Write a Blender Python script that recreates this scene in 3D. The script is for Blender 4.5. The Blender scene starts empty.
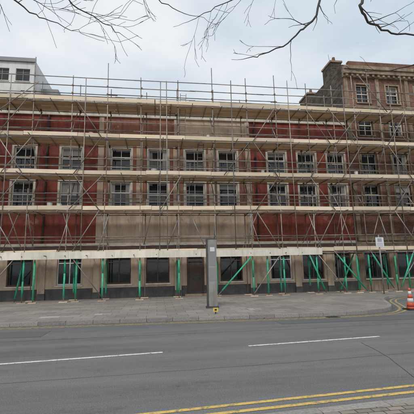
import bpy, math, random
from mathutils import Matrix, Vector
random.seed(11)
C=bpy.context.scene.collection
# ---------------------------------------------------------------- materials
def mat(name, col, rough=0.8, metal=0.0, var=0.25, scale=3.0, col2=None, bump=0.0, bscale=40.0, island=0.0,
        stretch=(1,1,1), grime=0.0, spec=0.5, gcol=(0.30,0.27,0.24), scrape=None):
    m=bpy.data.materials.new(name); m.use_nodes=True
    nt=m.node_tree; N=nt.nodes; L=nt.links
    b=N["Principled BSDF"]; b.inputs["Roughness"].default_value=rough; b.inputs["Metallic"].default_value=metal
    b.inputs["Specular IOR Level"].default_value=spec
    tc=N.new("ShaderNodeTexCoord"); mp=N.new("ShaderNodeMapping"); mp.inputs["Scale"].default_value=stretch
    L.new(tc.outputs["Object"],mp.inputs["Vector"])
    n=N.new("ShaderNodeTexNoise"); n.inputs["Scale"].default_value=scale; n.inputs["Detail"].default_value=4; n.inputs["Roughness"].default_value=0.65
    L.new(mp.outputs[0],n.inputs["Vector"])
    r=N.new("ShaderNodeValToRGB"); r.color_ramp.elements[0].position=0.3; r.color_ramp.elements[1].position=0.7
    c2=col2 if col2 else tuple(c*(1-var) for c in col)
    c1=col if col2 else tuple(min(1,c*(1+var*0.6)) for c in col)
    r.color_ramp.elements[0].color=(*c2,1); r.color_ramp.elements[1].color=(*c1,1)
    L.new(n.outputs["Fac"],r.inputs[0]); out=r.outputs[0]
    if scrape:
        g=N.new("ShaderNodeTexNoise"); g.inputs["Scale"].default_value=0.9; g.inputs["Detail"].default_value=7; g.inputs["Roughness"].default_value=0.62
        mp3=N.new("ShaderNodeMapping"); mp3.inputs["Location"].default_value=(7.3,2.1,4.4); L.new(tc.outputs["Object"],mp3.inputs["Vector"]); L.new(mp3.outputs[0],g.inputs["Vector"])
        gr=N.new("ShaderNodeMapRange"); gr.inputs["From Min"].default_value=0.615; gr.inputs["From Max"].default_value=0.635; gr.inputs["To Max"].default_value=0.75; L.new(g.outputs["Fac"],gr.inputs["Value"])
        mx=N.new("ShaderNodeMixRGB"); L.new(gr.outputs[0],mx.inputs[0]); L.new(out,mx.inputs[1]); mx.inputs[2].default_value=(*scrape,1); out=mx.outputs[0]
    if grime>0:
        mp2=N.new("ShaderNodeMapping"); mp2.inputs["Scale"].default_value=(2.2,2.2,0.25); L.new(tc.outputs["Object"],mp2.inputs["Vector"])
        g=N.new("ShaderNodeTexNoise"); g.inputs["Scale"].default_value=1.3; g.inputs["Detail"].default_value=6; g.inputs["Roughness"].default_value=0.72
        L.new(mp2.outputs[0],g.inputs["Vector"])
        gr=N.new("ShaderNodeMapRange"); gr.inputs["From Min"].default_value=0.45; gr.inputs["From Max"].default_value=0.75
        gr.inputs["To Min"].default_value=0; gr.inputs["To Max"].default_value=grime; L.new(g.outputs["Fac"],gr.inputs["Value"])
        mx=N.new("ShaderNodeMixRGB"); mx.blend_type='MULTIPLY'; L.new(gr.outputs[0],mx.inputs[0]); L.new(out,mx.inputs[1]); mx.inputs[2].default_value=(*gcol,1); out=mx.outputs[0]
    if island>0:
        ge=N.new("ShaderNodeNewGeometry"); h=N.new("ShaderNodeMapRange"); h.inputs["To Min"].default_value=1-island; h.inputs["To Max"].default_value=1.0+island*0.3
        L.new(ge.outputs["Random Per Island"],h.inputs["Value"])
        mx=N.new("ShaderNodeVectorMath"); mx.operation='SCALE'; L.new(out,mx.inputs[0]); L.new(h.outputs[0],mx.inputs["Scale"]); out=mx.outputs[0]
    L.new(out,b.inputs["Base Color"])
    if bump>0:
        n2=N.new("ShaderNodeTexNoise"); n2.inputs["Scale"].default_value=bscale; n2.inputs["Detail"].default_value=3; L.new(tc.outputs["Object"],n2.inputs["Vector"])
        bp=N.new("ShaderNodeBump"); bp.inputs["Strength"].default_value=bump; bp.inputs["Distance"].default_value=0.02
        L.new(n2.outputs["Fac"],bp.inputs["Height"]); L.new(bp.outputs[0],b.inputs["Normal"])
    return m
def brickmat(name,c1,c2,mortar,bw,bh,ms,vertical=True,grime=0.5,offset=0.5,dark=(0.25,0.23,0.2),gscale=0.5,bias=0.0):
    m=bpy.data.materials.new(name); m.use_nodes=True; nt=m.node_tree; N=nt.nodes; L=nt.links
    b=N["Principled BSDF"]; b.inputs["Roughness"].default_value=0.88; b.inputs["Specular IOR Level"].default_value=0.25
    tc=N.new("ShaderNodeTexCoord"); sp=N.new("ShaderNodeSeparateXYZ"); L.new(tc.outputs["Object"],sp.inputs[0])
    cb=N.new("ShaderNodeCombineXYZ")
    if vertical:
        a=N.new("ShaderNodeMath"); L.new(sp.outputs[0],a.inputs[0]); L.new(sp.outputs[1],a.inputs[1]); L.new(a.outputs[0],cb.inputs[0]); L.new(sp.outputs[2],cb.inputs[1])
    else: L.new(sp.outputs[0],cb.inputs[0]); L.new(sp.outputs[1],cb.inputs[1])
    br=N.new("ShaderNodeTexBrick"); L.new(cb.outputs[0],br.inputs["Vector"])
    br.inputs["Color1"].default_value=(*c1,1); br.inputs["Color2"].default_value=(*c2,1); br.inputs["Mortar"].default_value=(*mortar,1)
    br.inputs["Scale"].default_value=1; br.inputs["Brick Width"].default_value=bw; br.inputs["Row Height"].default_value=bh; br.inputs["Mortar Size"].default_value=ms
    br.inputs["Bias"].default_value=bias; br.offset=offset
    g=N.new("ShaderNodeTexNoise"); g.inputs["Scale"].default_value=gscale; g.inputs["Detail"].default_value=7; g.inputs["Roughness"].default_value=0.72; L.new(tc.outputs["Object"],g.inputs["Vector"])
    gr=N.new("ShaderNodeMapRange"); gr.inputs["From Min"].default_value=0.35; gr.inputs["From Max"].default_value=0.7; gr.inputs["To Max"].default_value=grime; L.new(g.outputs["Fac"],gr.inputs["Value"])
    mx=N.new("ShaderNodeMixRGB"); mx.blend_type='MULTIPLY'; L.new(gr.outputs[0],mx.inputs[0]); L.new(br.outputs["Color"],mx.inputs[1]); mx.inputs[2].default_value=(*dark,1)
    out=mx.outputs[0]
    if not vertical:
        s2=N.new("ShaderNodeTexNoise"); s2.inputs["Scale"].default_value=7; s2.inputs["Detail"].default_value=3; L.new(tc.outputs["Object"],s2.inputs["Vector"])
        q=N.new("ShaderNodeMapRange"); q.inputs["From Min"].default_value=0.62; q.inputs["From Max"].default_value=0.72; q.inputs["To Max"].default_value=0.45; L.new(s2.outputs["Fac"],q.inputs["Value"])
        m3=N.new("ShaderNodeMixRGB"); m3.blend_type='MULTIPLY'; L.new(q.outputs[0],m3.inputs[0]); L.new(out,m3.inputs[1]); m3.inputs[2].default_value=(0.35,0.34,0.33,1); out=m3.outputs[0]
    L.new(out,b.inputs["Base Color"])
    bp=N.new("ShaderNodeBump"); bp.inputs["Strength"].default_value=0.4; bp.inputs["Distance"].default_value=0.01; bp.invert=True
    L.new(br.outputs["Fac"],bp.inputs["Height"]); L.new(bp.outputs[0],b.inputs["Normal"])
    return m
def asphalt():
    m=bpy.data.materials.new("asphalt"); m.use_nodes=True; nt=m.node_tree; N=nt.nodes; L=nt.links
    b=N["Principled BSDF"]; b.inputs["Roughness"].default_value=0.85; b.inputs["Specular IOR Level"].default_value=0.3
    tc=N.new("ShaderNodeTexCoord")
    def noise(sc,st=(1,1,1),det=5,ro=0.6):
        mp=N.new("ShaderNodeMapping"); mp.inputs["Scale"].default_value=st; L.new(tc.outputs["Object"],mp.inputs["Vector"])
        n=N.new("ShaderNodeTexNoise"); n.inputs["Scale"].default_value=sc; n.inputs["Detail"].default_value=det; n.inputs["Roughness"].default_value=ro; L.new(mp.outputs[0],n.inputs["Vector"]); return n.outputs["Fac"]
    def rng(v,a,bb,c,d):
        r=N.new("ShaderNodeMapRange"); r.inputs["From Min"].default_value=a; r.inputs["From Max"].default_value=bb; r.inputs["To Min"].default_value=c; r.inputs["To Max"].default_value=d; L.new(v,r.inputs["Value"]); return r.outputs[0]
    def mul(a,bb):
        x=N.new("ShaderNodeMath"); x.operation='MULTIPLY'; L.new(a,x.inputs[0]); L.new(bb,x.inputs[1]); return x.outputs[0]
    v=mul(rng(noise(0.6,(0.16,1.6,1),6,0.7),0.3,0.7,0.74,1.2), rng(noise(55,det=4,ro=0.85),0.3,0.7,0.45,1.55))
    v=mul(v, rng(noise(1.3,(0.5,1,1),7,0.75),0.56,0.70,1.0,0.74))
    vo=N.new("ShaderNodeTexVoronoi"); vo.feature='F1'; vo.inputs["Scale"].default_value=2.6; L.new(tc.outputs["Object"],vo.inputs["Vector"])
    v=mul(v, rng(vo.outputs["Distance"],0.03,0.07,0.62,1.0))
    sc=N.new("ShaderNodeVectorMath"); sc.operation='SCALE'; sc.inputs[0].default_value=(0.163,0.162,0.163); L.new(v,sc.inputs["Scale"])
    L.new(sc.outputs[0],b.inputs["Base Color"])
    return m
def paint(name,col,wear,under=0.14):
    m=bpy.data.materials.new(name); m.use_nodes=True; nt=m.node_tree; N=nt.nodes; L=nt.links
    b=N["Principled BSDF"]; b.inputs["Roughness"].default_value=0.75
    tc=N.new("ShaderNodeTexCoord"); n=N.new("ShaderNodeTexNoise"); n.inputs["Scale"].default_value=9; n.inputs["Detail"].default_value=8; n.inputs["Roughness"].default_value=0.8
    L.new(tc.outputs["Object"],n.inputs["Vector"])
    r=N.new("ShaderNodeValToRGB"); r.color_ramp.elements[0].position=wear-0.07; r.color_ramp.elements[1].position=wear+0.09
    r.color_ramp.elements[0].color=(under,under,under,1); r.color_ramp.elements[1].color=(*col,1)
    L.new(n.outputs["Fac"],r.inputs[0]); L.new(r.outputs[0],b.inputs["Base Color"]); return m
M={}
M['red']=mat("red_masonry_paint",(0.265,0.066,0.045),0.8,var=0.34,scale=1.2,bump=0.3,bscale=30,grime=0.8,scrape=(0.33,0.17,0.13))
M['terra']=mat("faded_terracotta_render",(0.36,0.165,0.115),0.8,var=0.3,scale=1.2,bump=0.3,bscale=30,grime=0.7,scrape=(0.48,0.37,0.28))
M['cream']=mat("cream_masonry_paint",(0.60,0.475,0.36),0.8,var=0.2,scale=1.0,bump=0.2,bscale=30,grime=0.6,gcol=(0.42,0.36,0.30),scrape=(0.42,0.36,0.30))
M['trim']=mat("off_white_trim",(0.70,0.65,0.56),0.6,var=0.15,scale=4,grime=0.5)
M['white']=mat("white_window_paint",(0.78,0.78,0.76),0.45,var=0.1,scale=5,grime=0.25)
M['plinth']=mat("dark_plinth_paint",(0.09,0.088,0.086),0.7,var=0.35,scale=3,grime=0.4)
M['brownfascia']=mat("brown_fascia",(0.10,0.06,0.045),0.6,var=0.3,scale=2)
M['glass']=mat("window_glass",(0.016,0.018,0.02),0.05,var=0.4,scale=0.8,bump=0.10,bscale=1.5,spec=0.6)
M['blind']=mat("net_curtain",(0.42,0.41,0.39),0.7,var=0.35,scale=6,stretch=(6,1,0.4),island=.5)
M['stone']=mat("weathered_stone",(0.34,0.265,0.19),0.85,var=0.4,scale=1.5,bump=0.3,grime=0.9)
M['roof']=mat("roof_felt",(0.09,0.09,0.09),0.9)
M['brick']=brickmat("red_brick",(0.30,0.125,0.08),(0.18,0.078,0.058),(0.25,0.21,0.17),0.23,0.075,0.012,grime=0.8)
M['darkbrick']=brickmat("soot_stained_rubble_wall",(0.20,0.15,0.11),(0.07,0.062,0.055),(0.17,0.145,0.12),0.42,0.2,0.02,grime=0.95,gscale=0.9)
M['tube']=mat("galvanised_steel_tube",(0.40,0.385,0.37),0.45,metal=0.3,var=0.4,scale=2.5,col2=(0.20,0.155,0.12),island=0.5)
M['board']=mat("scaffold_board_timber",(0.74,0.59,0.41),0.8,var=0.25,scale=1.5,col2=(0.52,0.40,0.27),stretch=(0.6,8,8),island=0.35)
M['toe']=mat("toe_board_timber",(0.82,0.70,0.53),0.8,var=0.2,scale=1.5,col2=(0.64,0.52,0.38),stretch=(0.6,6,6),island=0.26)
M['fascia']=mat("cream_boarding",(0.78,0.73,0.63),0.7,var=0.12,scale=2,island=0.15,grime=0.35)
M['green']=mat("green_foam_sleeve",(0.035,0.48,0.26),0.55,var=0.3,scale=6,island=0.35)
M['coupler']=mat("rusty_coupler",(0.22,0.15,0.10),0.6,metal=0.5,var=0.4,scale=8)
M['asphalt']=asphalt()
M['seam']=mat("tar_seam",(0.075,0.075,0.076),0.7,var=0.4,scale=6)
M['patch']=mat("asphalt_patch",(0.125,0.125,0.127),0.85,var=0.4,scale=45)
M['white_paint']=paint("worn_white_road_paint",(0.70,0.70,0.68),0.42)
M['yellow_paint']=paint("worn_yellow_road_paint",(0.66,0.47,0.12),0.43)
M['yellow_faded']=paint("faded_yellow_road_paint",(0.50,0.38,0.14),0.47)
M['flag']=brickmat("paving_flags",(0.34,0.31,0.28),(0.265,0.245,0.225),(0.17,0.155,0.145),0.75,0.6,0.010,vertical=False,grime=0.6,dark=(0.52,0.50,0.48))
M['block']=brickmat("block_paving",(0.34,0.30,0.25),(0.24,0.215,0.19),(0.10,0.09,0.08),0.2,0.1,0.008,vertical=False,grime=0.4,dark=(0.5,0.48,0.45))
M['kerb']=mat("granite_kerb",(0.30,0.285,0.265),0.8,var=0.3,scale=25,island=0.25)
M['ground']=mat("ground_surface",(0.12,0.12,0.11),0.95)
M['iron']=mat("cast_iron",(0.07,0.065,0.06),0.6,metal=0.3,var=0.3,scale=20)
M['bark']=mat("tree_bark",(0.075,0.066,0.06),0.9,var=0.4,scale=10)
M['leaf']=mat("dead_leaves",(0.17,0.11,0.06),0.9,var=0.4,scale=8,island=.6)
M['totem']=mat("weathered_grey_panel",(0.30,0.285,0.265),0.6,var=0.25,scale=2,grime=0.7)
M['totemdark']=mat("dark_metal_edge",(0.08,0.08,0.08),0.45,metal=0.3)
M['orange']=mat("cone_orange",(0.66,0.10,0.045),0.5,var=0.3,scale=5,grime=.3)
M['refl']=mat("cone_white_band",(0.68,0.68,0.66),0.4,var=0.2)
M['rubber']=mat("black_rubber",(0.03,0.03,0.03),0.8)
M['signw']=mat("sign_white",(0.62,0.64,0.66),0.4,var=0.06)
M['signb']=mat("sign_grey_text",(0.30,0.33,0.38),0.4,var=0.1)
M['yellowp']=mat("yellow_plate",(0.70,0.52,0.08),0.4,var=0.1)
M['office']=mat("white_cladding",(0.66,0.65,0.63),0.6,var=0.12,scale=0.5,grime=0.3)
M['officegrey']=mat("grey_cladding",(0.25,0.25,0.26),0.6,var=0.15,scale=0.5)
M['tarp']=mat("tarpaulin_and_sacks",(0.50,0.49,0.46),0.6,var=0.25,scale=5,island=0.6)
# ---------------------------------------------------------------- builders
class MB:
    def __init__(s): s.v=[]; s.f=[]; s.m=[]; s.mats=[]; s.smooth=[]
    def mi(s,k):
        if k not in s.mats: s.mats.append(k)
        return s.mats.index(k)
    def face(s,pts,k,sm=False):
        i=len(s.v); s.v+= [tuple(p) for p in pts]; s.f.append(tuple(range(i,i+len(pts)))); s.m.append(s.mi(k)); s.smooth.append(sm)
    def hexa(s,c,k):
        i=len(s.v); s.v+=[tuple(p) for p in c]; mi=s.mi(k)
        for q in ((0,3,2,1),(4,5,6,7),(0,1,5,4),(1,2,6,5),(2,3,7,6),(3,0,4,7)):
            s.f.append(tuple(i+j for j in q)); s.m.append(mi); s.smooth.append(False)
    def box(s,x0,x1,y0,y1,z0,z1,k):
        s.hexa([(x0,y0,z0),(x1,y0,z0),(x1,y1,z0),(x0,y1,z0),(x0,y0,z1),(x1,y0,z1),(x1,y1,z1),(x0,y1,z1)],k)
    def tube(s,a,b,r,k,n=8,r2=None):
        a=Vector(a); b=Vector(b); d=(b-a).normalized(); r2=r if r2 is None else r2
        u=d.orthogonal().normalized(); w=d.cross(u); i=len(s.v); mi=s.mi(k)
        for p,rr in ((a,r),(b,r2)):
            for j in range(n):
                t=2*math.pi*j/n; s.v.append(tuple(p+(u*math.cos(t)+w*math.sin(t))*rr))
        for j in range(n):
            s.f.append((i+j,i+(j+1)%n,i+n+(j+1)%n,i+n+j)); s.m.append(mi); s.smooth.append(True)
        s.f.append(tuple(i+j for j in reversed(range(n)))); s.m.append(mi); s.smooth.append(False)
        s.f.append(tuple(i+n+j for j in range(n))); s.m.append(mi); s.smooth.append(False)
    def obj(s,name,parent=None):
        me=bpy.data.meshes.new(name); me.from_pydata(s.v,[],s.f); 
        for k in s.mats: me.materials.append(M[k])
        me.polygons.foreach_set("material_index",s.m); me.polygons.foreach_set("use_smooth",s.smooth); me.update()
        o=bpy.data.objects.new(name,me); C.objects.link(o)
        if parent: o.parent=parent
        return o
def empty(name,loc=(0,0,0)):
    o=bpy.data.objects.new(name,None); o.location=loc; o.empty_display_size=0.3; C.objects.link(o); return o
def wall(mb,x0,x1,z0,z1,Y,ops,k,rd=0.18,xs=(),zs=(),kr=None):
    X=sorted(set([x0,x1]+[o[0] for o in ops]+[o[1] for o in ops]+list(xs)))
    Z=sorted(set([z0,z1]+[o[2] for o in ops]+[o[3] for o in ops]+list(zs)))
    for i in range(len(X)-1):
        for j in range(len(Z)-1):
            cx=(X[i]+X[i+1])/2; cz=(Z[j]+Z[j+1])/2
            if any(o[0]<cx<o[1] and o[2]<cz<o[3] for o in ops): continue
            mb.face([(X[i],Y,Z[j]),(X[i+1],Y,Z[j]),(X[i+1],Y,Z[j+1]),(X[i],Y,Z[j+1])],k(cx,cz) if callable(k) else k)
    for a,b,c,d in ops:
        kk=kr or (k((a+b)/2,(c+d)/2) if callable(k) else k); y2=Y+rd
        mb.face([(a,Y,c),(a,Y,d),(a,y2,d),(a,y2,c)],kk); mb.face([(b,Y,c),(b,y2,c),(b,y2,d),(b,Y,d)],kk)
        mb.face([(a,Y,d),(b,Y,d),(b,y2,d),(a,y2,d)],kk); mb.face([(a,Y,c),(a,y2,c),(b,y2,c),(b,Y,c)],kk)
def window(fr,gl,a,b,c,d,Y,rd=0.18,style='sash',blind=None,surround=True,kf='white',ks='trim',w=0.11):
    y=Y+rd-0.07; t=0.065
    fr.box(a,a+t,y,y+0.1,c,d,kf); fr.box(b-t,b,y,y+0.1,c,d,kf)
    fr.box(a+t,b-t,y+.002,y+0.1,d-t,d,kf); fr.box(a+t,b-t,y+.002,y+0.1,c,c+t*1.3,kf)
    if style=='sash':
        m=(c+d)/2+random.choice((0,0,0,.02,.16)); fr.box(a+t,b-t,y-0.015,y+0.09,m-0.03,m+0.03,kf)
        cx=(a+b)/2
        fr.box(cx-0.014,cx+0.014,y+0.012,y+0.06,c+t*1.3,m-0.03,kf); fr.box(cx-0.014,cx+0.014,y+0.012,y+0.06,m+0.03,d-t,kf)
    elif style=='shop':
        cx=(a+b)/2; fr.box(cx-0.03,cx+0.03,y+0.01,y+0.08,c+t*1.3,d-t,kf)
        m=c+(d-c)*0.72; fr.box(a+t,cx-0.03,y+0.012,y+0.08,m-0.025,m+0.025,kf); fr.box(cx+0.03,b-t,y+0.012,y+0.08,m-0.025,m+0.025,kf)
    ti=random.uniform(-.012,.012)
    gl.face([(a,y+0.065+ti,c),(b,y+0.065-ti,c),(b,y+0.067-ti,d),(a,y+0.067+ti,d)],'glass')
    if blind=='side':
        for s0,s1 in ((a+t,a+t+.2),(b-t-.25,b-t)): gl.face([(s0,y+0.050,c+t),(s1,y+0.050,c+t),(s1,y+0.050,d-t),(s0,y+0.050,d-t)],'blind')
    elif blind:
        zb=d-(d-c)*blind; gl.face([(a+t,y+0.050,zb+random.uniform(-.03,.03)),(b-t,y+0.050,zb),(b-t,y+0.050,d-t),(a+t,y+0.050,d-t)],'blind')
    fr.box(a-0.08,b+0.08,Y-0.09,Y+0.06,c-0.09,c-0.004,ks)
    if surround:
        fr.box(a-w,a-0.002,Y-0.03,Y+0.03,c,d+w,ks); fr.box(b+0.002,b+w,Y-0.03,Y+0.03,c,d+w,ks); fr.box(a-0.002,b+0.002,Y-0.033,Y+0.03,d+0.002,d+w,ks)
# ---------------------------------------------------------------- ground, road, pavements
g=MB(); g.face([(-400,-300,-0.03),(400,-300,-0.03),(400,500,-0.03),(-400,500,-0.03)],'ground'); g.obj("ground")
road=MB(); road.face([(-150,3.0-9,0),(150,3.0-9,0),(150,40,0),(-150,40,0)],'asphalt'); road=road.obj("road")
PH=0.12
kl=[(-120,16.6),(-40,14.4),(-12,13.55),(-5,13.25),(0,13.05),(5,12.75),(7.3,12.75),(8.3,12.98),(9.1,13.5),(9.8,14.4),(10.4,15.6),(11.1,17.0),(12.1,18.2),(13.6,19.0),(16,19.4),(22,19.7),(60,21),(120,23)]
def smooth(pts,it=2):
    for _ in range(it):
        n=[pts[0]]
        for p,q in zip(pts,pts[1:]):
            n.append((p[0]*.75+q[0]*.25,p[1]*.75+q[1]*.25)); n.append((p[0]*.25+q[0]*.75,p[1]*.25+q[1]*.75))
        n.append(pts[-1]); pts=n
    return pts
ks=smooth(kl)
def offs(pts,d):
    r=[]
    for i,p in enumerate(pts):
        a=pts[max(0,i-1)]; b=pts[min(len(pts)-1,i+1)]
        t=Vector((b[0]-a[0],b[1]-a[1])).normalized(); r.append((p[0]-t.y*d,p[1]+t.x*d))
    return r
ko=offs(ks,0.14)
pv=MB()
for i in range(len(ko)-1):
    a,b=ko[i],ko[i+1]; pv.face([(a[0],a[1],PH),(b[0],b[1],PH),(b[0],60,PH),(a[0],60,PH)],'flag')
pavement=pv.obj("pavement")
def resample(pts,step):
    out=[pts[0]]; acc=0; 
    for p,q in zip(pts,pts[1:]):
        p=Vector(p); q=Vector(q); L=(q-p).length
        while acc+L>=step:
            t=(step-acc)/L; p=p+(q-p)*t; out.append(tuple(p)); L=(q-p).length; acc=0
        acc+=L
    return out
def kerbstones(pts,d,name,h=PH+0.004):
    r=[p for p in resample(pts,0.9) if abs(p[0])<60]; o=offs(r,d); k=MB()
    for i in range(len(r)-1):
        a,b=Vector(r[i]),Vector(r[i+1]); c,e=Vector(o[i]),Vector(o[i+1]); g_=(b-a)*0.006
        a=a+g_; c=c+g_; b=b-g_; e=e-g_; hh=h+random.uniform(-.003,.004)
        k.hexa([(a.x,a.y,-0.01),(b.x,b.y,-0.01),(e.x,e.y,-0.01),(c.x,c.y,-0.01),(a.x,a.y,hh),(b.x,b.y,hh),(e.x,e.y,hh),(c.x,c.y,hh)],'kerb')
    return k.obj(name)
kerbstones(ks,0.15,"kerb")
def strip(mb,pts,d,w,z,k):
    a=offs(pts,d-w/2); b=offs(pts,d+w/2)
    for i in range(len(a)-1): mb.face([(*a[i],z),(*a[i+1],z),(*b[i+1],z),(*b[i],z)],k)
ym=MB(); near=[p for p in ks if p[0]<14]
strip(ym,near,-0.28,0.09,0.005,'yellow_faded'); strip(ym,near,-0.50,0.09,0.005,'yellow_faded'); ym.obj("far_yellow_lines",road)
sm=MB(); strip(sm,near,-0.1,0.18,0.003,'patch')
nl=[(x,4.27+0.082*x) for x in (-60,-20,-5,0,5,20,60)]
npv=MB()
for a,b in zip(offs(nl,-0.14),offs(nl,-0.14)[1:]): npv.face([(a[0],a[1]-14,PH),(b[0],b[1]-14,PH),(b[0],b[1],PH),(a[0],a[1],PH)],'block')
npv.obj("pavement.001")
kerbstones(nl,-0.15,"kerb.001",PH+.004)
y2=MB(); strip(y2,nl,0.47,0.08,0.005,'yellow_paint'); strip(y2,nl,0.70,0.08,0.005,'yellow_paint'); y2.obj("near_yellow_lines",road)
cl=MB()
for s0 in (-15.1,-9.2,-3.35,2.1,8.0,13.9):
    pts=[(s0+i*0.87,8.33+0.092*(s0+i*0.87)) for i in range(5)]; strip(cl,pts,0,0.1,0.005,'white_paint')
cl.obj("centre_line",road)
def seam(pts,w=0.03,k='seam',z=0.004):
    q=smooth(pts,1); q=[(p[0]+random.uniform(-.015,.015),p[1]+random.uniform(-.015,.015)) for p in resample(q,0.3)]; strip(sm,q,0,w,z,k)
seam([(-14,10.3),(-2,10.55),(6,10.4),(20,10.9)],0.014)
seam([(-9,6.6),(0,6.75),(9,7.4)],0.008)
seam([(4.75,8.3),(4.55,7),(4.15,5.9),(4.0,5.3)],0.012)
sm.face([(-7.5,11.2,.0045),(-3.2,11.0,.0045),(-3.2,12.0,.0045),(-7.5,12.3,.0045)],'patch')
sm.face([(3.9,11.4,.0045),(8.6,11.25,.0045),(9.6,12.3,.0045),(3.9,12.1,.0045)],'patch')
sm.obj("tar_seams_and_patches",road)
# litter / dead leaves lying in the gutter and on the paving
lf=MB(); rl=random.Random(3)
kk=[p for p in resample(ks,.05) if -11<p[0]<12]
for _ in range(330):
    p=rl.choice(kk); d=-abs(rl.gauss(0,.10))-.02; x=p[0]+rl.uniform(-.05,.05); y=p[1]+d; z=.008
    if rl.random()<.35: y=p[1]+.2+rl.random()**.7*6; z=PH+.008
    s_=rl.uniform(.012,.032); a=rl.random()*6.28; lf.face([(x+s_*math.cos(a+q*1.57)*(1 if q%2 else .55),y+s_*math.sin(a+q*1.57)*(1 if q%2 else .55),z+rl.random()*.012) for q in range(4)],'leaf')
lf.obj("fallen_leaves")
dr=MB()
dr.box(5.9,6.35,12.25,12.6,0.006,0.010,'iron')
for i in range(6): dr.box(5.93+i*0.07,5.96+i*0.07,12.28,12.57,0.010,0.015,'rubber')
dr.obj("drain_grate")
def cover(x,y,w,d):
    c=MB(); c.box(x,x+w,y,y+d,PH+0.001,PH+0.006,'kerb'); c.box(x+.04,x+w/2-.01,y+.04,y+d-.04,PH+.006,PH+.011,'tarp'); c.box(x+w/2+.01,x+w-.04,y+.04,y+d-.04,PH+.006,PH+.011,'kerb'); c.obj("access_cover")
cover(-4.3,14.2,1.5,0.5); cover(-2.4,14.5,0.7,0.5); cover(3.6,14.3,0.6,0.6)
# ---------------------------------------------------------------- main terrace building
FY=22.8
bld=empty("red_and_cream_terrace_building",(0,0,0))
cx=[-15.4,-13.0,-10.6,-8.15,-5.35,-2.3,0.05,2.45,4.65,8.05,10.2,12.35]
up=[(c-0.62,c+0.62,8.05,9.5) for c in cx]; lo=[(c-0.62,c+0.62,5.62,7.3) for c in cx]
gf=[(c-0.72,c+0.72,0.95,2.75) for c in (-15.4,-13,-10.6,-8.0,-5.2,-2.3,0.05,4.7,8.0,10.2)]+[(11.7,12.9,0.95,2.9)]
door=[(1.85,2.95,0.13,2.75)]
ops=up+lo+gf+door
X0,X1=-17.2,13.3; CA,CM,CB=-3.55,1.25,6.05
def kz(x,z):
    if z<0.75: return 'plinth'
    if z<3.25: return 'cream'
    if CA<x<CB:
        if z<5.3: return 'cream'
        return 'terra' if (x<CM or z<9.9) else 'cream'
    return 'red'
w=MB(); wall(w,X0,X1,0.0,11.9,FY,ops,kz,0.2,xs=(CA,CM,CB),zs=(0.75,3.25,5.3,9.9),kr='cream')
w.face([(X0,FY,0),(X0,FY,11.9),(X0,33,11.9),(X0,33,0)],'cream'); w.face([(X1,FY,0),(X1,33,0),(X1,33,11.9),(X1,FY,11.9)],'cream')
w.face([(X0,33,0),(X0,33,11.9),(X1,33,11.9),(X1,33,0)],'cream'); w.obj("walls",bld)
t=MB()
t.box(X0,X1-0.01,FY-0.22,FY+0.35,11.9,12.08,'trim'); t.box(X0,X1-0.01,FY-0.12,FY-0.003,11.62,11.898,'trim')
t.box(X0,X1-0.01,FY-0.07,FY-0.003,9.86,10.0,'trim'); t.box(X0,X1-0.01,FY-0.16,FY-0.003,3.25,3.42,'trim')
t.box(X0,X1-0.01,FY-0.10,FY-0.003,2.98,3.247,'brownfascia')
for x,h in ((CA,.18),(-1.12,.2),(CM,.22),(3.55,.2),(CB,.18)): t.box(x-h,x+h,FY-0.06,FY-0.003,3.43,9.85,'cream'); 
for x in (CA,CM,CB): t.box(x-0.15,x+0.15,FY-0.06,FY-0.003,10.01,11.61,'cream')
for x in (-11.8,-6.75,-3.6,1.3,3.6,6.1,9.1,11.3):
    t.box(x-0.2,x+0.2,FY-0.09,FY-0.003,0.13,2.97,'cream'); t.box(x-0.23,x+0.23,FY-0.12,FY-0.003,0.12,0.5,'plinth')
for x in (-6.8,6.55,-10.0):
    t.tube((x,FY-0.1,3.45),(x,FY-0.1,11.6),0.05,'iron')
    for z in (4.5,6.6,7.7,9.0,10.8): t.box(x-.08,x+.08,FY-.13,FY-.004,z,z+.05,'iron')
t.obj("cornices_and_pilasters",bld)
rf=MB(); rf.face([(X0,FY,11.7),(X1,FY,11.7),(X1,33,11.7),(X0,33,11.7)],'roof'); rf.obj("roof",bld)
fr=MB(); gl=MB()
for i,o in enumerate(up): window(fr,gl,*o,FY,0.2,'sash',blind=(0.5,None,'side',None,0.35,None,'side',None,None,.2,None,None)[i%12],w=.13)
for i,o in enumerate(lo): window(fr,gl,*o,FY,0.2,'sash',blind=(None,None,0.3,None,.55,'side',None,None,.25,None,None,'side')[i%12],w=.13)
for i,o in enumerate(gf): window(fr,gl,*o,FY,0.2,'shop',surround=False,kf='brownfascia' if i%4 else 'white')
a,b,c,d=door[0]
fr.box(a,a+.1,FY+.08,FY+.2,c,d,'brownfascia'); fr.box(b-.1,b,FY+.08,FY+.2,c,d,'brownfascia'); fr.box(a+.1,b-.1,FY+.082,FY+.2,d-.1,d,'brownfascia')
fr.box(a+.1,b-.1,FY+.082,FY+.19,2.2,2.27,'brownfascia'); fr.box(a+.1,b-.1,FY+.13,FY+.19,c,2.2,'plinth')
for zz in (0.35,1.3): fr.box(a+.2,b-.2,FY+.12,FY+.128,zz,zz+.7,'brownfascia')
gl.face([(a+.1,FY+.15,2.27),(b-.1,FY+.15,2.27),(b-.1,FY+.15,d-.1),(a+.1,FY+.15,d-.1)],'glass')
fr.box(a-.15,b+.15,FY-.35,FY-.13,0.12,0.25,'stone')
fr.obj("window_frames_and_door",bld); gl.obj("window_glass",bld)
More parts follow.
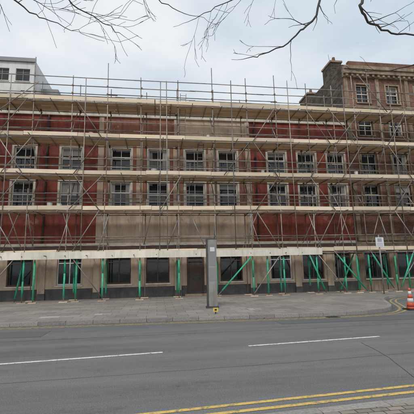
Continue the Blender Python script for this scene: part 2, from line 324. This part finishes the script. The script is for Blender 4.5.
# ---------------------------------------------------------------- brick building (right)
bb=empty("brick_building"); BX0,BX1=13.34,30.0; BT=15.9; BY=22.72
ops=[]
for c in (14.85,17.2,19.5,21.9,24.3,26.7): ops+=[(c-.6,c+.6,5.6,7.3),(c-.6,c+.6,8.05,9.6),(c-.55,c+.55,10.9,12.5),(c-.5,c+.5,13.4,14.8)]
g2=[(13.8,15.6,0.9,2.9),(16.2,17.9,0.9,2.9),(18.6,20.2,0.13,2.9),(21,23.4,0.9,2.9),(24,27,0.9,2.9)]
w=MB(); wall(w,BX0,BX1,0,BT,BY,ops+g2,lambda x,z:'stone' if z<3.4 else 'brick',0.22,zs=(3.4,))
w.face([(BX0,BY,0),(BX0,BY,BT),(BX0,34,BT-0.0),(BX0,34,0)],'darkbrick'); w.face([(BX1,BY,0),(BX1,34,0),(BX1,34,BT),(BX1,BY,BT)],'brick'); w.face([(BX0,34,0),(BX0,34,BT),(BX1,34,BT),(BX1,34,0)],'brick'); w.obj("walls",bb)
t=MB()
for z,h,p in ((3.4,.3,.25),(7.75,.16,.1),(10.2,.25,.16),(12.95,.16,.1),(15.3,.2,.18),(15.5,.3,.35),(15.8,.25,.45)): t.box(BX0+.003,BX1,BY-p,BY-.003,z,z+h-.003,'stone')
for i in range(40): t.box(BX0+.15+i*.41,BX0+.32+i*.41,BY-.30,BY-.182,15.32,15.498,'stone')
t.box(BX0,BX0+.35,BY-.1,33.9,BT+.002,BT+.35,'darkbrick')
for x in (13.55,16.0,18.35,20.7,23.1,25.5):
    for z0,z1 in ((3.72,7.74),(10.46,12.94),(13.12,15.28)): t.box(x-.14,x+.14,BY-.07,BY-.003,z0,z1,'stone')
t.box(BX0+.4,BX1,BY-.3,BY,BT+.16,BT+.55,'brick')
for y0,y1,h in ((24.2,25.6,1.5),(28.6,30.4,1.1)):
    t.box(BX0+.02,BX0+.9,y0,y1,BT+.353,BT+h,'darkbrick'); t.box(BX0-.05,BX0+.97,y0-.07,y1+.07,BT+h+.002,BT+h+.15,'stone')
    n=3
    for i in range(n):
        yy=y0+.3+i*(y1-y0-.6)/(n-1); t.tube((BX0+.45,yy,BT+h+.152),(BX0+.45,yy,BT+h+.6),.14,'brick',10,.11)
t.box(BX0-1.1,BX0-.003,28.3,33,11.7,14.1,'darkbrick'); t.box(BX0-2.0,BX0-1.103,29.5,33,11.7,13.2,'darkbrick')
t.obj("stone_dressings_and_chimneys",bb)
r_=MB(); r_.face([(BX0,BY,BT-.05),(BX1,BY,BT-.05),(BX1,34,BT-.05),(BX0,34,BT-.05)],'roof'); r_.obj("roof",bb)
fr=MB(); gl=MB()
for o in ops: window(fr,gl,*o,BY,.22,'sash',surround=True,ks='stone',kf='trim',blind=random.choice((None,None,'side',.3)))
for o in g2: window(fr,gl,*o,BY,.22,'shop',surround=False,kf='plinth')
fr.obj("window_frames",bb); gl.obj("window_glass",bb)
# ---------------------------------------------------------------- white office building (left back)
ob=empty("white_office_building"); OY=45; ox0,ox1=-46,-15.6
ops=[]
for j in range(8):
    z=2.5+j*3.3
    for i in range(12): ops.append((ox1-2.2-i*2.5-.0,ox1-.5-i*2.5,z,z+1.7))
w=MB(); wall(w,ox0,ox1,0,28.6,OY,ops,'office',.2); w.face([(ox1,OY,0),(ox1,60,0),(ox1,60,28.6),(ox1,OY,28.6)],'office'); w.face([(ox0,OY,28.3),(ox1,OY,28.3),(ox1,60,28.3),(ox0,60,28.3)],'roof')
w.box(ox0,ox1+.2,OY-.25,OY-.004,28.2,28.7,'officegrey'); w.box(ox1+.004,ox1+2.2,OY+3,58,0,26.2,'officegrey'); w.box(ox1-8,ox1-2.5,OY+3,OY+9,28.32,30.2,'officegrey')
w.obj("walls",ob)
fr=MB(); gl=MB()
for o in ops: window(fr,gl,*o,OY,.2,'shop',surround=False,kf='officegrey')
fr.obj("window_frames",ob); gl.obj("window_glass",ob)
# ---------------------------------------------------------------- scaffolding
sc=empty("scaffolding"); YO=20.9; YI=22.25; DZ=[2.65,5.15,7.25,9.5,11.75]
R=0.0242*1.12
XS=[-15.8,-13.7,-11.5,-9.3,-7.15,-5.05,-2.95,-0.95,1.2,3.4,5.6,7.45,9.6,11.3,13.0,14.7,16.6,18.6,20.8,23.0]
XL,XR=-17.0,24.2
st=MB(); sl=MB(); cp=MB(); pl=MB()
def J(a): return random.uniform(-a,a)
for i,x in enumerate(XS):
    for row,Y in ((0,YO),(1,YI)):
        top=13.4+random.uniform(-.2,1.1) if row==0 else 13.0+random.uniform(-.5,.7)
        if x>14: top+=random.choice((0.2,2.6,3.4))
        xx=x+J(.05)+(0.25 if row and i%2 else 0); tl=J(.08)
        st.tube((xx,Y,PH+.03),(xx+tl*.5,Y+J(.02),6.4),R,'tube'); st.tube((xx+tl*.5+.05,Y+.01,6.1),(xx+tl,Y+J(.03),top),R,'tube')
        pl.box(xx-.22,xx+.22,Y-.11,Y+.11,PH+.002,PH+.04,'board'); pl.box(xx-.075,xx+.075,Y-.075,Y+.075,PH+.04,PH+.048,'tube')
        if row==0 or i%3!=1:
            z0=PH+.15+random.uniform(0,.3); z1=2.3+J(.12); zm=(z0+z1)/2+J(.3)
            sl.tube((xx,Y,z0),(xx+tl*.1,Y,zm-.01),.048,'green',10); sl.tube((xx+tl*.1,Y,zm+.01),(xx+tl*.1,Y,z1),.048,'green',10)
        for z in DZ:
            cp.box(xx-.05,xx+.05,Y-.07,Y+.05,z-.14,z-.03,'coupler')
            if row==0:
                for q in (.5,1.0): cp.box(xx-.045,xx+.045,Y-.06,Y+.04,z+q-.045,z+q+.045,'coupler')
for x in (0.15,0.6,-8.4,4.6,12.2,15.6,-4.2,8.4): 
    st.tube((x,YO-.06,2.4),(x+J(.07),YO-.06,12.9+random.random()*1.2),R,'tube')
for x in (-6.6,-4.4,6.5,12.2,13.8,15.6):
    sl.tube((x,YO+.05,.3),(x,YO+.05,2.35),.048,'green',10); st.tube((x,YO+.05,.15),(x,YO+.05,2.6),R,'tube'); pl.box(x-.2,x+.2,YO-.06,YO+.16,PH+.002,PH+.04,'board')
st.obj("standards",sc); sl.obj("green_foam_sleeves",sc); cp.obj("couplers",sc); pl.obj("sole_boards",sc)
lg=MB()
def longtube(Y,z,x0=XL,x1=XR,seg=6.0,j=.035):
    x=x0+random.uniform(-.3,.3); 
    while x<x1:
        s_=random.uniform(3.8,6.2); e=min(x+s_,x1+.3); lg.tube((x-.25-random.random()*.3,Y+J(.01),z+J(j)),(e+.1,Y+J(.01),z+J(j)),R,'tube'); x=e
for z in DZ:
    longtube(YO-.055,z-.09); longtube(YI+.05,z-.09)
    for q in (.5,1.0): longtube(YO+.055,z+q)
    longtube(YI-.05,z+.95)
    x=XL
    while x<XR:
        lg.tube((x,YO-.15-random.random()**2*.6,z-.045),(x,YI+.35,z-.045),R,'tube'); x+=1.1+J(.25)
longtube(YO-.05,13.25,j=.04)
lg.obj("ledgers_transoms_and_guardrails",sc)
br=MB()
def brace(x0,z0,x1,z1,Y=YO-.1): br.tube((x0,Y,z0),(x1,Y,z1),R,'tube')
for s,e in ((-9.3,1),(-2.95,-1),(5.6,1),(11.3,-1),(14.7,1)):
    x=s; dr_=e
    for k,(za,zb) in enumerate(zip([0.3]+DZ[:4],DZ)):
        xn=x+dr_*(1.5 if k else 1.8); brace(x,za,xn,zb); x=xn; dr_=-dr_
for x,z0,x1,z1 in ((-8.9,11.0,-6.9,12.8),(-8.6,7.3,-7.1,9.4),(11.6,7.2,13.2,9.5),(11.4,9.5,13.3,11.8),(12.7,9.7,11.0,11.9),(0.2,5.2,1.4,7.2),(4.0,7.3,5.7,9.5),(-4.9,5.2,-3.2,7.1),(15.2,11.8,13.4,14.3)): brace(x,z0,x1,z1,YO-.14)
for x in XS:
    for k,(za,zb) in enumerate(zip(DZ[:4],DZ[1:])):
        if random.random()<.6:
            if (k%2): br.tube((x+.06,YO,za+.1),(x+.06,YI,zb-.2),R,'tube')
            else: br.tube((x+.06,YI,za+.1),(x+.06,YO,zb-.2),R,'tube')
for x,s in ((-8.3,1),(-7.6,-1),(-5.4,1),(-4.7,-1),(-3.3,1),(-2.6,-1),(-.9,1),(.5,1),(2.9,-1),(5.2,1),(6.2,-1),(9.0,1),(9.9,-1),(11.0,1),(12.1,-1),(13.2,1),(14.6,-1),(16.3,1)):
    L=random.uniform(.5,1.0); br.tube((x,YO+random.choice((-.1,.1,1.2)),2.75),(x+s*L,YO+.1,5.0),R,'tube')
br.obj("diagonal_braces",sc)
gb=MB()
for x0,z0,x1,z1,Y in ((3.7,.5,5.5,2.4,YO-.1),(9.1,2.4,9.9,.4,YO-.12),(10.9,2.4,12.5,.4,YO-.1),(12.6,2.4,11.6,.3,YI-.2),(13.2,2.4,14.3,.5,YO-.1),(15.9,2.4,14.9,.4,YO-.1),(-7.6,2.3,-7.9,.3,YI-.2),(16.2,2.4,17.4,.4,YO-.1)):
    a=Vector((x0,Y,z0)); b=Vector((x1,Y,z1)); gb.tube(a,b,.046,'green',10); e=(b-a).normalized(); gb.tube(a-e*.35,b+e*.2,R,'tube')
gb.obj("green_sleeved_braces",sc)
dk=MB()
for z in DZ:
    for r in range(6):
        y0=YO+.03+r*.228; x=XL-random.random()*3
        while x<XR:
            e=min(x+3.9,XR+random.random()*.4); dz=random.random()*.012+(0.0 if r%2 else .003)
            dk.box(max(x,XL-.4*random.random()),e-.015,y0,y0+.22,z+dz,z+.038+dz,'board'); x=e
dk.obj("deck_boards",sc)
tb=MB()
for z in DZ:
    x=XL-random.random()*3; x_end=XR
    while x<x_end:
        L_=random.choice((3.9,3.9,3.0,2.4)); e=min(x+L_,x_end); d1,d2=J(.03),J(.03); x0=max(x,XL); y=YO-.02+J(.008)
        if e-x0>.3: tb.hexa([(x0,y,z+.05+d1),(e-.02,y,z+.05+d2),(e-.02,y+.038,z+.05+d2),(x0,y+.038,z+.05+d1),(x0,y,z+.275+d1),(e-.02,y,z+.275+d2),(e-.02,y+.038,z+.275+d2),(x0,y+.038,z+.275+d1)],'toe')
        x=e
tb.obj("toe_boards",sc)
fb=MB(); x=XL
while x<9.9:
    e=min(x+2.44,9.9); d1=J(.015); fb.box(x,e-.01,YO-.16+J(.005),YO-.13,2.44+d1,2.84+d1,'fascia'); x=e
fb.obj("fascia_boarding",sc)
ld=MB()
for lx,z0,z1 in ((1.5,9.6,12.9),(2.6,7.3,10.4),(1.7,5.2,8.3)):
    for s in (-.18,.18): ld.tube((lx+s,YO+.35,z0),(lx+s+.15,YO+.75,z1),.02,'tube')
    n=int((z1-z0)/.27)
    for i in range(n):
        t_=(i+.5)/n; ld.tube((lx-.18+.15*t_,YO+.35+.4*t_,z0+(z1-z0)*t_),(lx+.18+.15*t_,YO+.35+.4*t_,z0+(z1-z0)*t_),.014,'tube',6)
ld.obj("ladders",sc)
cl_=MB()
for z,x in ((5.2,-6.2),(5.2,4.2),(5.2,9.0),(7.3,-1.2),(7.3,6.6),(7.3,12.4),(9.55,-4.0),(9.55,3.2),(9.55,10.4),(11.8,-1.7),(11.8,7.7)):
    for q in range(random.randint(1,3)):
        xx=x+q*.5+J(.1); ww=random.uniform(.15,.3); hh=random.uniform(.2,.55); yy=YO+.5+J(.15)
        if random.random()<.5: cl_.tube((xx,yy,z),(xx,yy,z+hh),ww*.55,'tarp',12,ww*.65)
        else:
            cl_.hexa([(xx-ww,yy-.15,z),(xx+ww,yy-.15,z),(xx+ww,yy+.2,z),(xx-ww,yy+.2,z),(xx-ww*.8,yy-.1,z+hh*.6),(xx+ww*.85,yy-.08,z+hh*.55),(xx+ww*.8,yy+.15,z+hh*.6),(xx-ww*.8,yy+.14,z+hh*.62)],'tarp')
cl_.obj("buckets_and_sacks",sc)
# ---------------------------------------------------------------- street furniture
tp=empty("wayfinding_totem",(2.35,15.6,0))
m=MB(); m.box(-.17,.2,-.09,.09,PH+.08,3.02,'totem'); m.box(-.235,-.172,-.11,.11,PH+.08,3.05,'totemdark'); m.box(-.28,.25,-.15,.15,PH,PH+.078,'totemdark')
m.box(-.172,.21,-.1,.1,3.022,3.06,'totemdark'); m.box(-.13,.16,-.096,-.091,1.9,2.8,'officegrey'); m.box(-.08,.12,-.1,-.0965,2.5,2.68,'signw'); m.box(-.13,.16,-.096,-.091,1.25,1.8,'officegrey'); m.obj("panel_and_base",tp)
bm_=MB(); bx,by=2.15,13.6
bm_.tube((bx,by,PH),(bx,by,.34),.02,'totemdark'); bm_.box(bx-.09,bx+.09,by-.035,by-.021,.2,.34,'yellowp'); bm_.box(bx-.04,bx+.04,by-.04,by-.036,.24,.30,'rubber'); bm_.obj("hydrant_marker_plate")
def cone(x,y,s=1.0):
    e=empty("traffic_cone",(x,y,0)); m=MB(); n=20
    m.box(-.23*s,.23*s,-.23*s,.23*s,.002,.05*s,'rubber')
    prof=[(.17,.05,'orange'),(.155,.12,'orange'),(.128,.30,'refl'),(.10,.46,'orange'),(.075,.60,'refl'),(.052,.74,'orange'),(.035,.86,'orange')]
    for (r0,z0,k),(r1,z1,_) in zip(prof,prof[1:]): m.tube((0,0,z0*s),(0,0,z1*s),r0*s,k,n,r1*s)
    m.obj("body",e)
cone(9.98,13.5,.98)
ps=empty("parking_sign",(12.9,19.6,0)); m=MB(); m.tube((0,0,PH),(0,0,3.5),.038,'tube',12); m.box(-.25,.25,-.075,-.045,2.78,3.36,'signw'); m.box(-.13,.13,-.08,-.0755,3.1,3.3,'signb')
for z in (2.84,2.92,3.0): m.box(-.18,.18,-.08,-.0755,z,z+.025,'signb')
m.box(-.05,.05,-.044,.045,2.9,2.94,'tube'); m.obj("post_and_plate",ps)
# ---------------------------------------------------------------- bare trees
def tree(name,base,seed,limbs,trunk_top,dens=.42):
    rnd=random.Random(seed); cu=bpy.data.curves.new(name,'CURVE'); cu.dimensions='3D'; cu.bevel_depth=1.0; cu.bevel_resolution=1; cu.resolution_u=2; cu.use_fill_caps=True
    def add(pts):
        s=cu.splines.new('POLY'); s.points.add(len(pts)-1)
        for q,(p,r) in zip(s.points,pts): q.co=(*p,1); q.radius=r
    def grow(p,d,L,r,depth):
        n=max(4,int(L/.11)); pts=[(p.copy(),r)]; d=d.normalized(); kids=[]
        for i in range(n):
            d=(d+Vector((rnd.gauss(0,.13),rnd.gauss(0,.13),rnd.gauss(0,.11)-.008+(.05 if i>n*.7 else 0)))).normalized(); p=p+d*(L/n); rr=max(.0035,r*(1-.75*(i+1)/n)); pts.append((p.copy(),rr))
            if depth>0 and i>0 and rnd.random()<.28: kids.append((p.copy(),d.copy(),rr,i/n))
        add(pts)
        for q,dd,rr,t in kids:
            ax=Vector((rnd.gauss(0,1),rnd.gauss(0,1),rnd.gauss(0,1))).normalized()
            nd=Matrix.Rotation(rnd.choice((-1,1))*rnd.uniform(.5,.9),3,ax)@dd
            grow(q,nd,L*rnd.uniform(.35,.6)*(1.1-.4*t),max(.0035,rr*.6),depth-1)
    tt=Vector(trunk_top); b=Vector(base); tr=[]
    for i in range(9):
        t_=i/8; tr.append((b.lerp(tt,t_)+Vector((math.sin(t_*4)*.06,0,0)),.24*(1-.35*t_)+(.1 if i==0 else 0)))
    add(tr)
    for pts,r0,r1,dep in limbs:
        P_=[Vector(p) for p in pts]; out=[]; 
        for i in range(len(P_)-1):
            k=6; p0=P_[max(0,i-1)]; p1=P_[i]; p2=P_[i+1]; p3=P_[min(len(P_)-1,i+2)]
            for j in range(k):
                t_=j/k; out.append(0.5*((2*p1)+(p2-p0)*t_+(2*p0-5*p1+4*p2-p3)*t_**2+(3*p1-p0-3*p2+p3)*t_**3))
        out.append(P_[-1]); n=len(out); q=[]
        for i,p in enumerate(out):
            if 0<i<n-1: p=p+Vector((rnd.gauss(0,.022),rnd.gauss(0,.03),rnd.gauss(0,.02)))
            q.append((p,r0+(r1-r0)*(i/(n-1))**.6))
        add(q)
        for i in range(int(n*.25),n):
            if rnd.random()<dens:
                d=(out[min(n-1,i+1)]-out[i-1]).normalized(); ax=Vector((rnd.gauss(0,.4),1,rnd.gauss(0,.4))).normalized()
                nd=Matrix.Rotation(rnd.choice((-1,1))*rnd.uniform(.4,.95),3,ax)@d
                grow(q[i][0],nd,rnd.uniform(.5,1.15),q[i][1]*.45,dep)
        grow(q[-1][0],(out[-1]-out[-2]),.5,q[-1][1],1)
    cu.materials.append(M['bark']); o=bpy.data.objects.new(name,cu); C.objects.link(o)
    dg=bpy.context.evaluated_depsgraph_get(); me=bpy.data.meshes.new_from_object(o.evaluated_get(dg)); bpy.data.objects.remove(o)
    o=bpy.data.objects.new(name,me); C.objects.link(o)
    for p in me.polygons: p.use_smooth=True
    return o
tree("bare_tree",(9.6,3.9,0),5,[
 ([(9.2,4.1,5.6),(6.6,6.2,9.0),(4.2,7.0,8.3),(3.5,7.0,7.35),(2.85,7.0,6.7),(2.1,7.1,6.4)],.065,.009,2),
 ([(6.6,6.2,9.0),(3.9,7.2,9.2),(2.6,7.4,8.5),(1.5,7.4,7.9),(.8,7.5,7.5)],.03,.006,2),
 ([(9.2,4.1,5.4),(6.0,6.9,8.6),(4.75,7.0,7.9),(5.0,7.0,7.4),(5.6,7.0,7.15),(6.8,7.0,7.2)],.06,.015,1),
 ([(9.3,4.1,4.8),(8.2,6.4,6.8),(6.8,7.8,6.95),(5.6,8.2,6.9),(4.9,8.2,7.0)],.04,.005,1),
 ([(9.2,4.1,5.6),(11,2,9),(12,1,11)],.12,.03,2),([(9.2,4.1,5.6),(8.2,2.2,9),(7.5,1,11.5)],.12,.03,2)],(9.2,4.1,5.6))
tree("bare_tree.001",(-6.6,2.6,0),9,[
 ([(-6.3,2.8,5.2),(-4.9,5.4,8.2),(-2.9,6.8,8.3),(-2.1,7,7.6),(-1.4,7,7.05),(-.8,7,6.7)],.045,.006,2),
 ([(-6.3,2.8,5.2),(-4.2,6.0,7.3),(-3.0,7,7.3),(-2.3,7,6.9),(-1.6,7.1,6.7)],.04,.005,1),
 ([(-4.9,5.4,8.2),(-1.2,7,8.7),(-.5,7,8.0),(.2,7.1,7.5),(.9,7.1,7.3)],.03,.005,2),
 ([(-4.9,5.4,8.2),(-3.4,7.0,8.0),(-2.8,7.2,7.6),(-2.3,7.4,7.4)],.03,.005,1),
 ([(-6.3,2.8,5.2),(-7.5,1,8.5),(-8,0,10)],.11,.03,2)],(-6.3,2.8,5.2),.36)
# ---------------------------------------------------------------- world, sun
W=bpy.data.worlds.new("World"); bpy.context.scene.world=W; W.use_nodes=True; nt=W.node_tree; N=nt.nodes; L=nt.links
bg=N["Background"]; bg.inputs["Strength"].default_value=0.12
sk=N.new("ShaderNodeTexSky"); sk.sky_type='NISHITA'; sk.sun_disc=False; EL,RO=48,200
sk.sun_elevation=math.radians(EL); sk.sun_rotation=math.radians(RO); sk.dust_density=3
tc=N.new("ShaderNodeTexCoord"); mp=N.new("ShaderNodeMapping"); mp.inputs["Scale"].default_value=(1,1,2.4); L.new(tc.outputs["Generated"],mp.inputs[0])
n=N.new("ShaderNodeTexNoise"); n.inputs["Scale"].default_value=2.1; n.inputs["Detail"].default_value=6; n.inputs["Roughness"].default_value=.52; L.new(mp.outputs[0],n.inputs["Vector"])
r=N.new("ShaderNodeValToRGB"); r.color_ramp.elements[0].position=.34; r.color_ramp.elements[0].color=(5.3,6.1,6.9,1); r.color_ramp.elements[1].position=.64; r.color_ramp.elements[1].color=(7.7,7.95,8.1,1)
L.new(n.outputs["Fac"],r.inputs[0]); mx=N.new("ShaderNodeMixRGB"); mx.inputs[0].default_value=.9; L.new(sk.outputs[0],mx.inputs[1]); L.new(r.outputs[0],mx.inputs[2]); L.new(mx.outputs[0],bg.inputs[0])
sd=bpy.data.lights.new("sun",'SUN'); sd.energy=1.5; sd.angle=math.radians(14); sd.color=(1,.96,.90); so=bpy.data.objects.new("sun",sd); C.objects.link(so)
az=math.radians(RO); dirv=Vector((math.sin(az)*math.cos(math.radians(EL)),math.cos(az)*math.cos(math.radians(EL)),math.sin(math.radians(EL))))
so.rotation_euler=dirv.to_track_quat('Z','Y').to_euler(); so.location=(0,0,30)
# ---------------------------------------------------------------- camera
cd=bpy.data.cameras.new("camera"); cam=bpy.data.objects.new("camera",cd); C.objects.link(cam); bpy.context.scene.camera=cam
cd.sensor_width=36; cd.lens=36*360/414; cd.clip_end=2000; cd.clip_start=.05
Rm=Matrix.Rotation(-math.radians(8),3,'Z')@Matrix.Rotation(math.radians(99.6),3,'X')@Matrix.Rotation(-math.radians(1.2),3,'Z')
cam.matrix_world=Matrix.Translation((0,0,1.8))@Rm.to_4x4()
s=bpy.context.scene; s.view_settings.view_transform='Standard'; s.view_settings.look='None'; s.view_settings.exposure=0
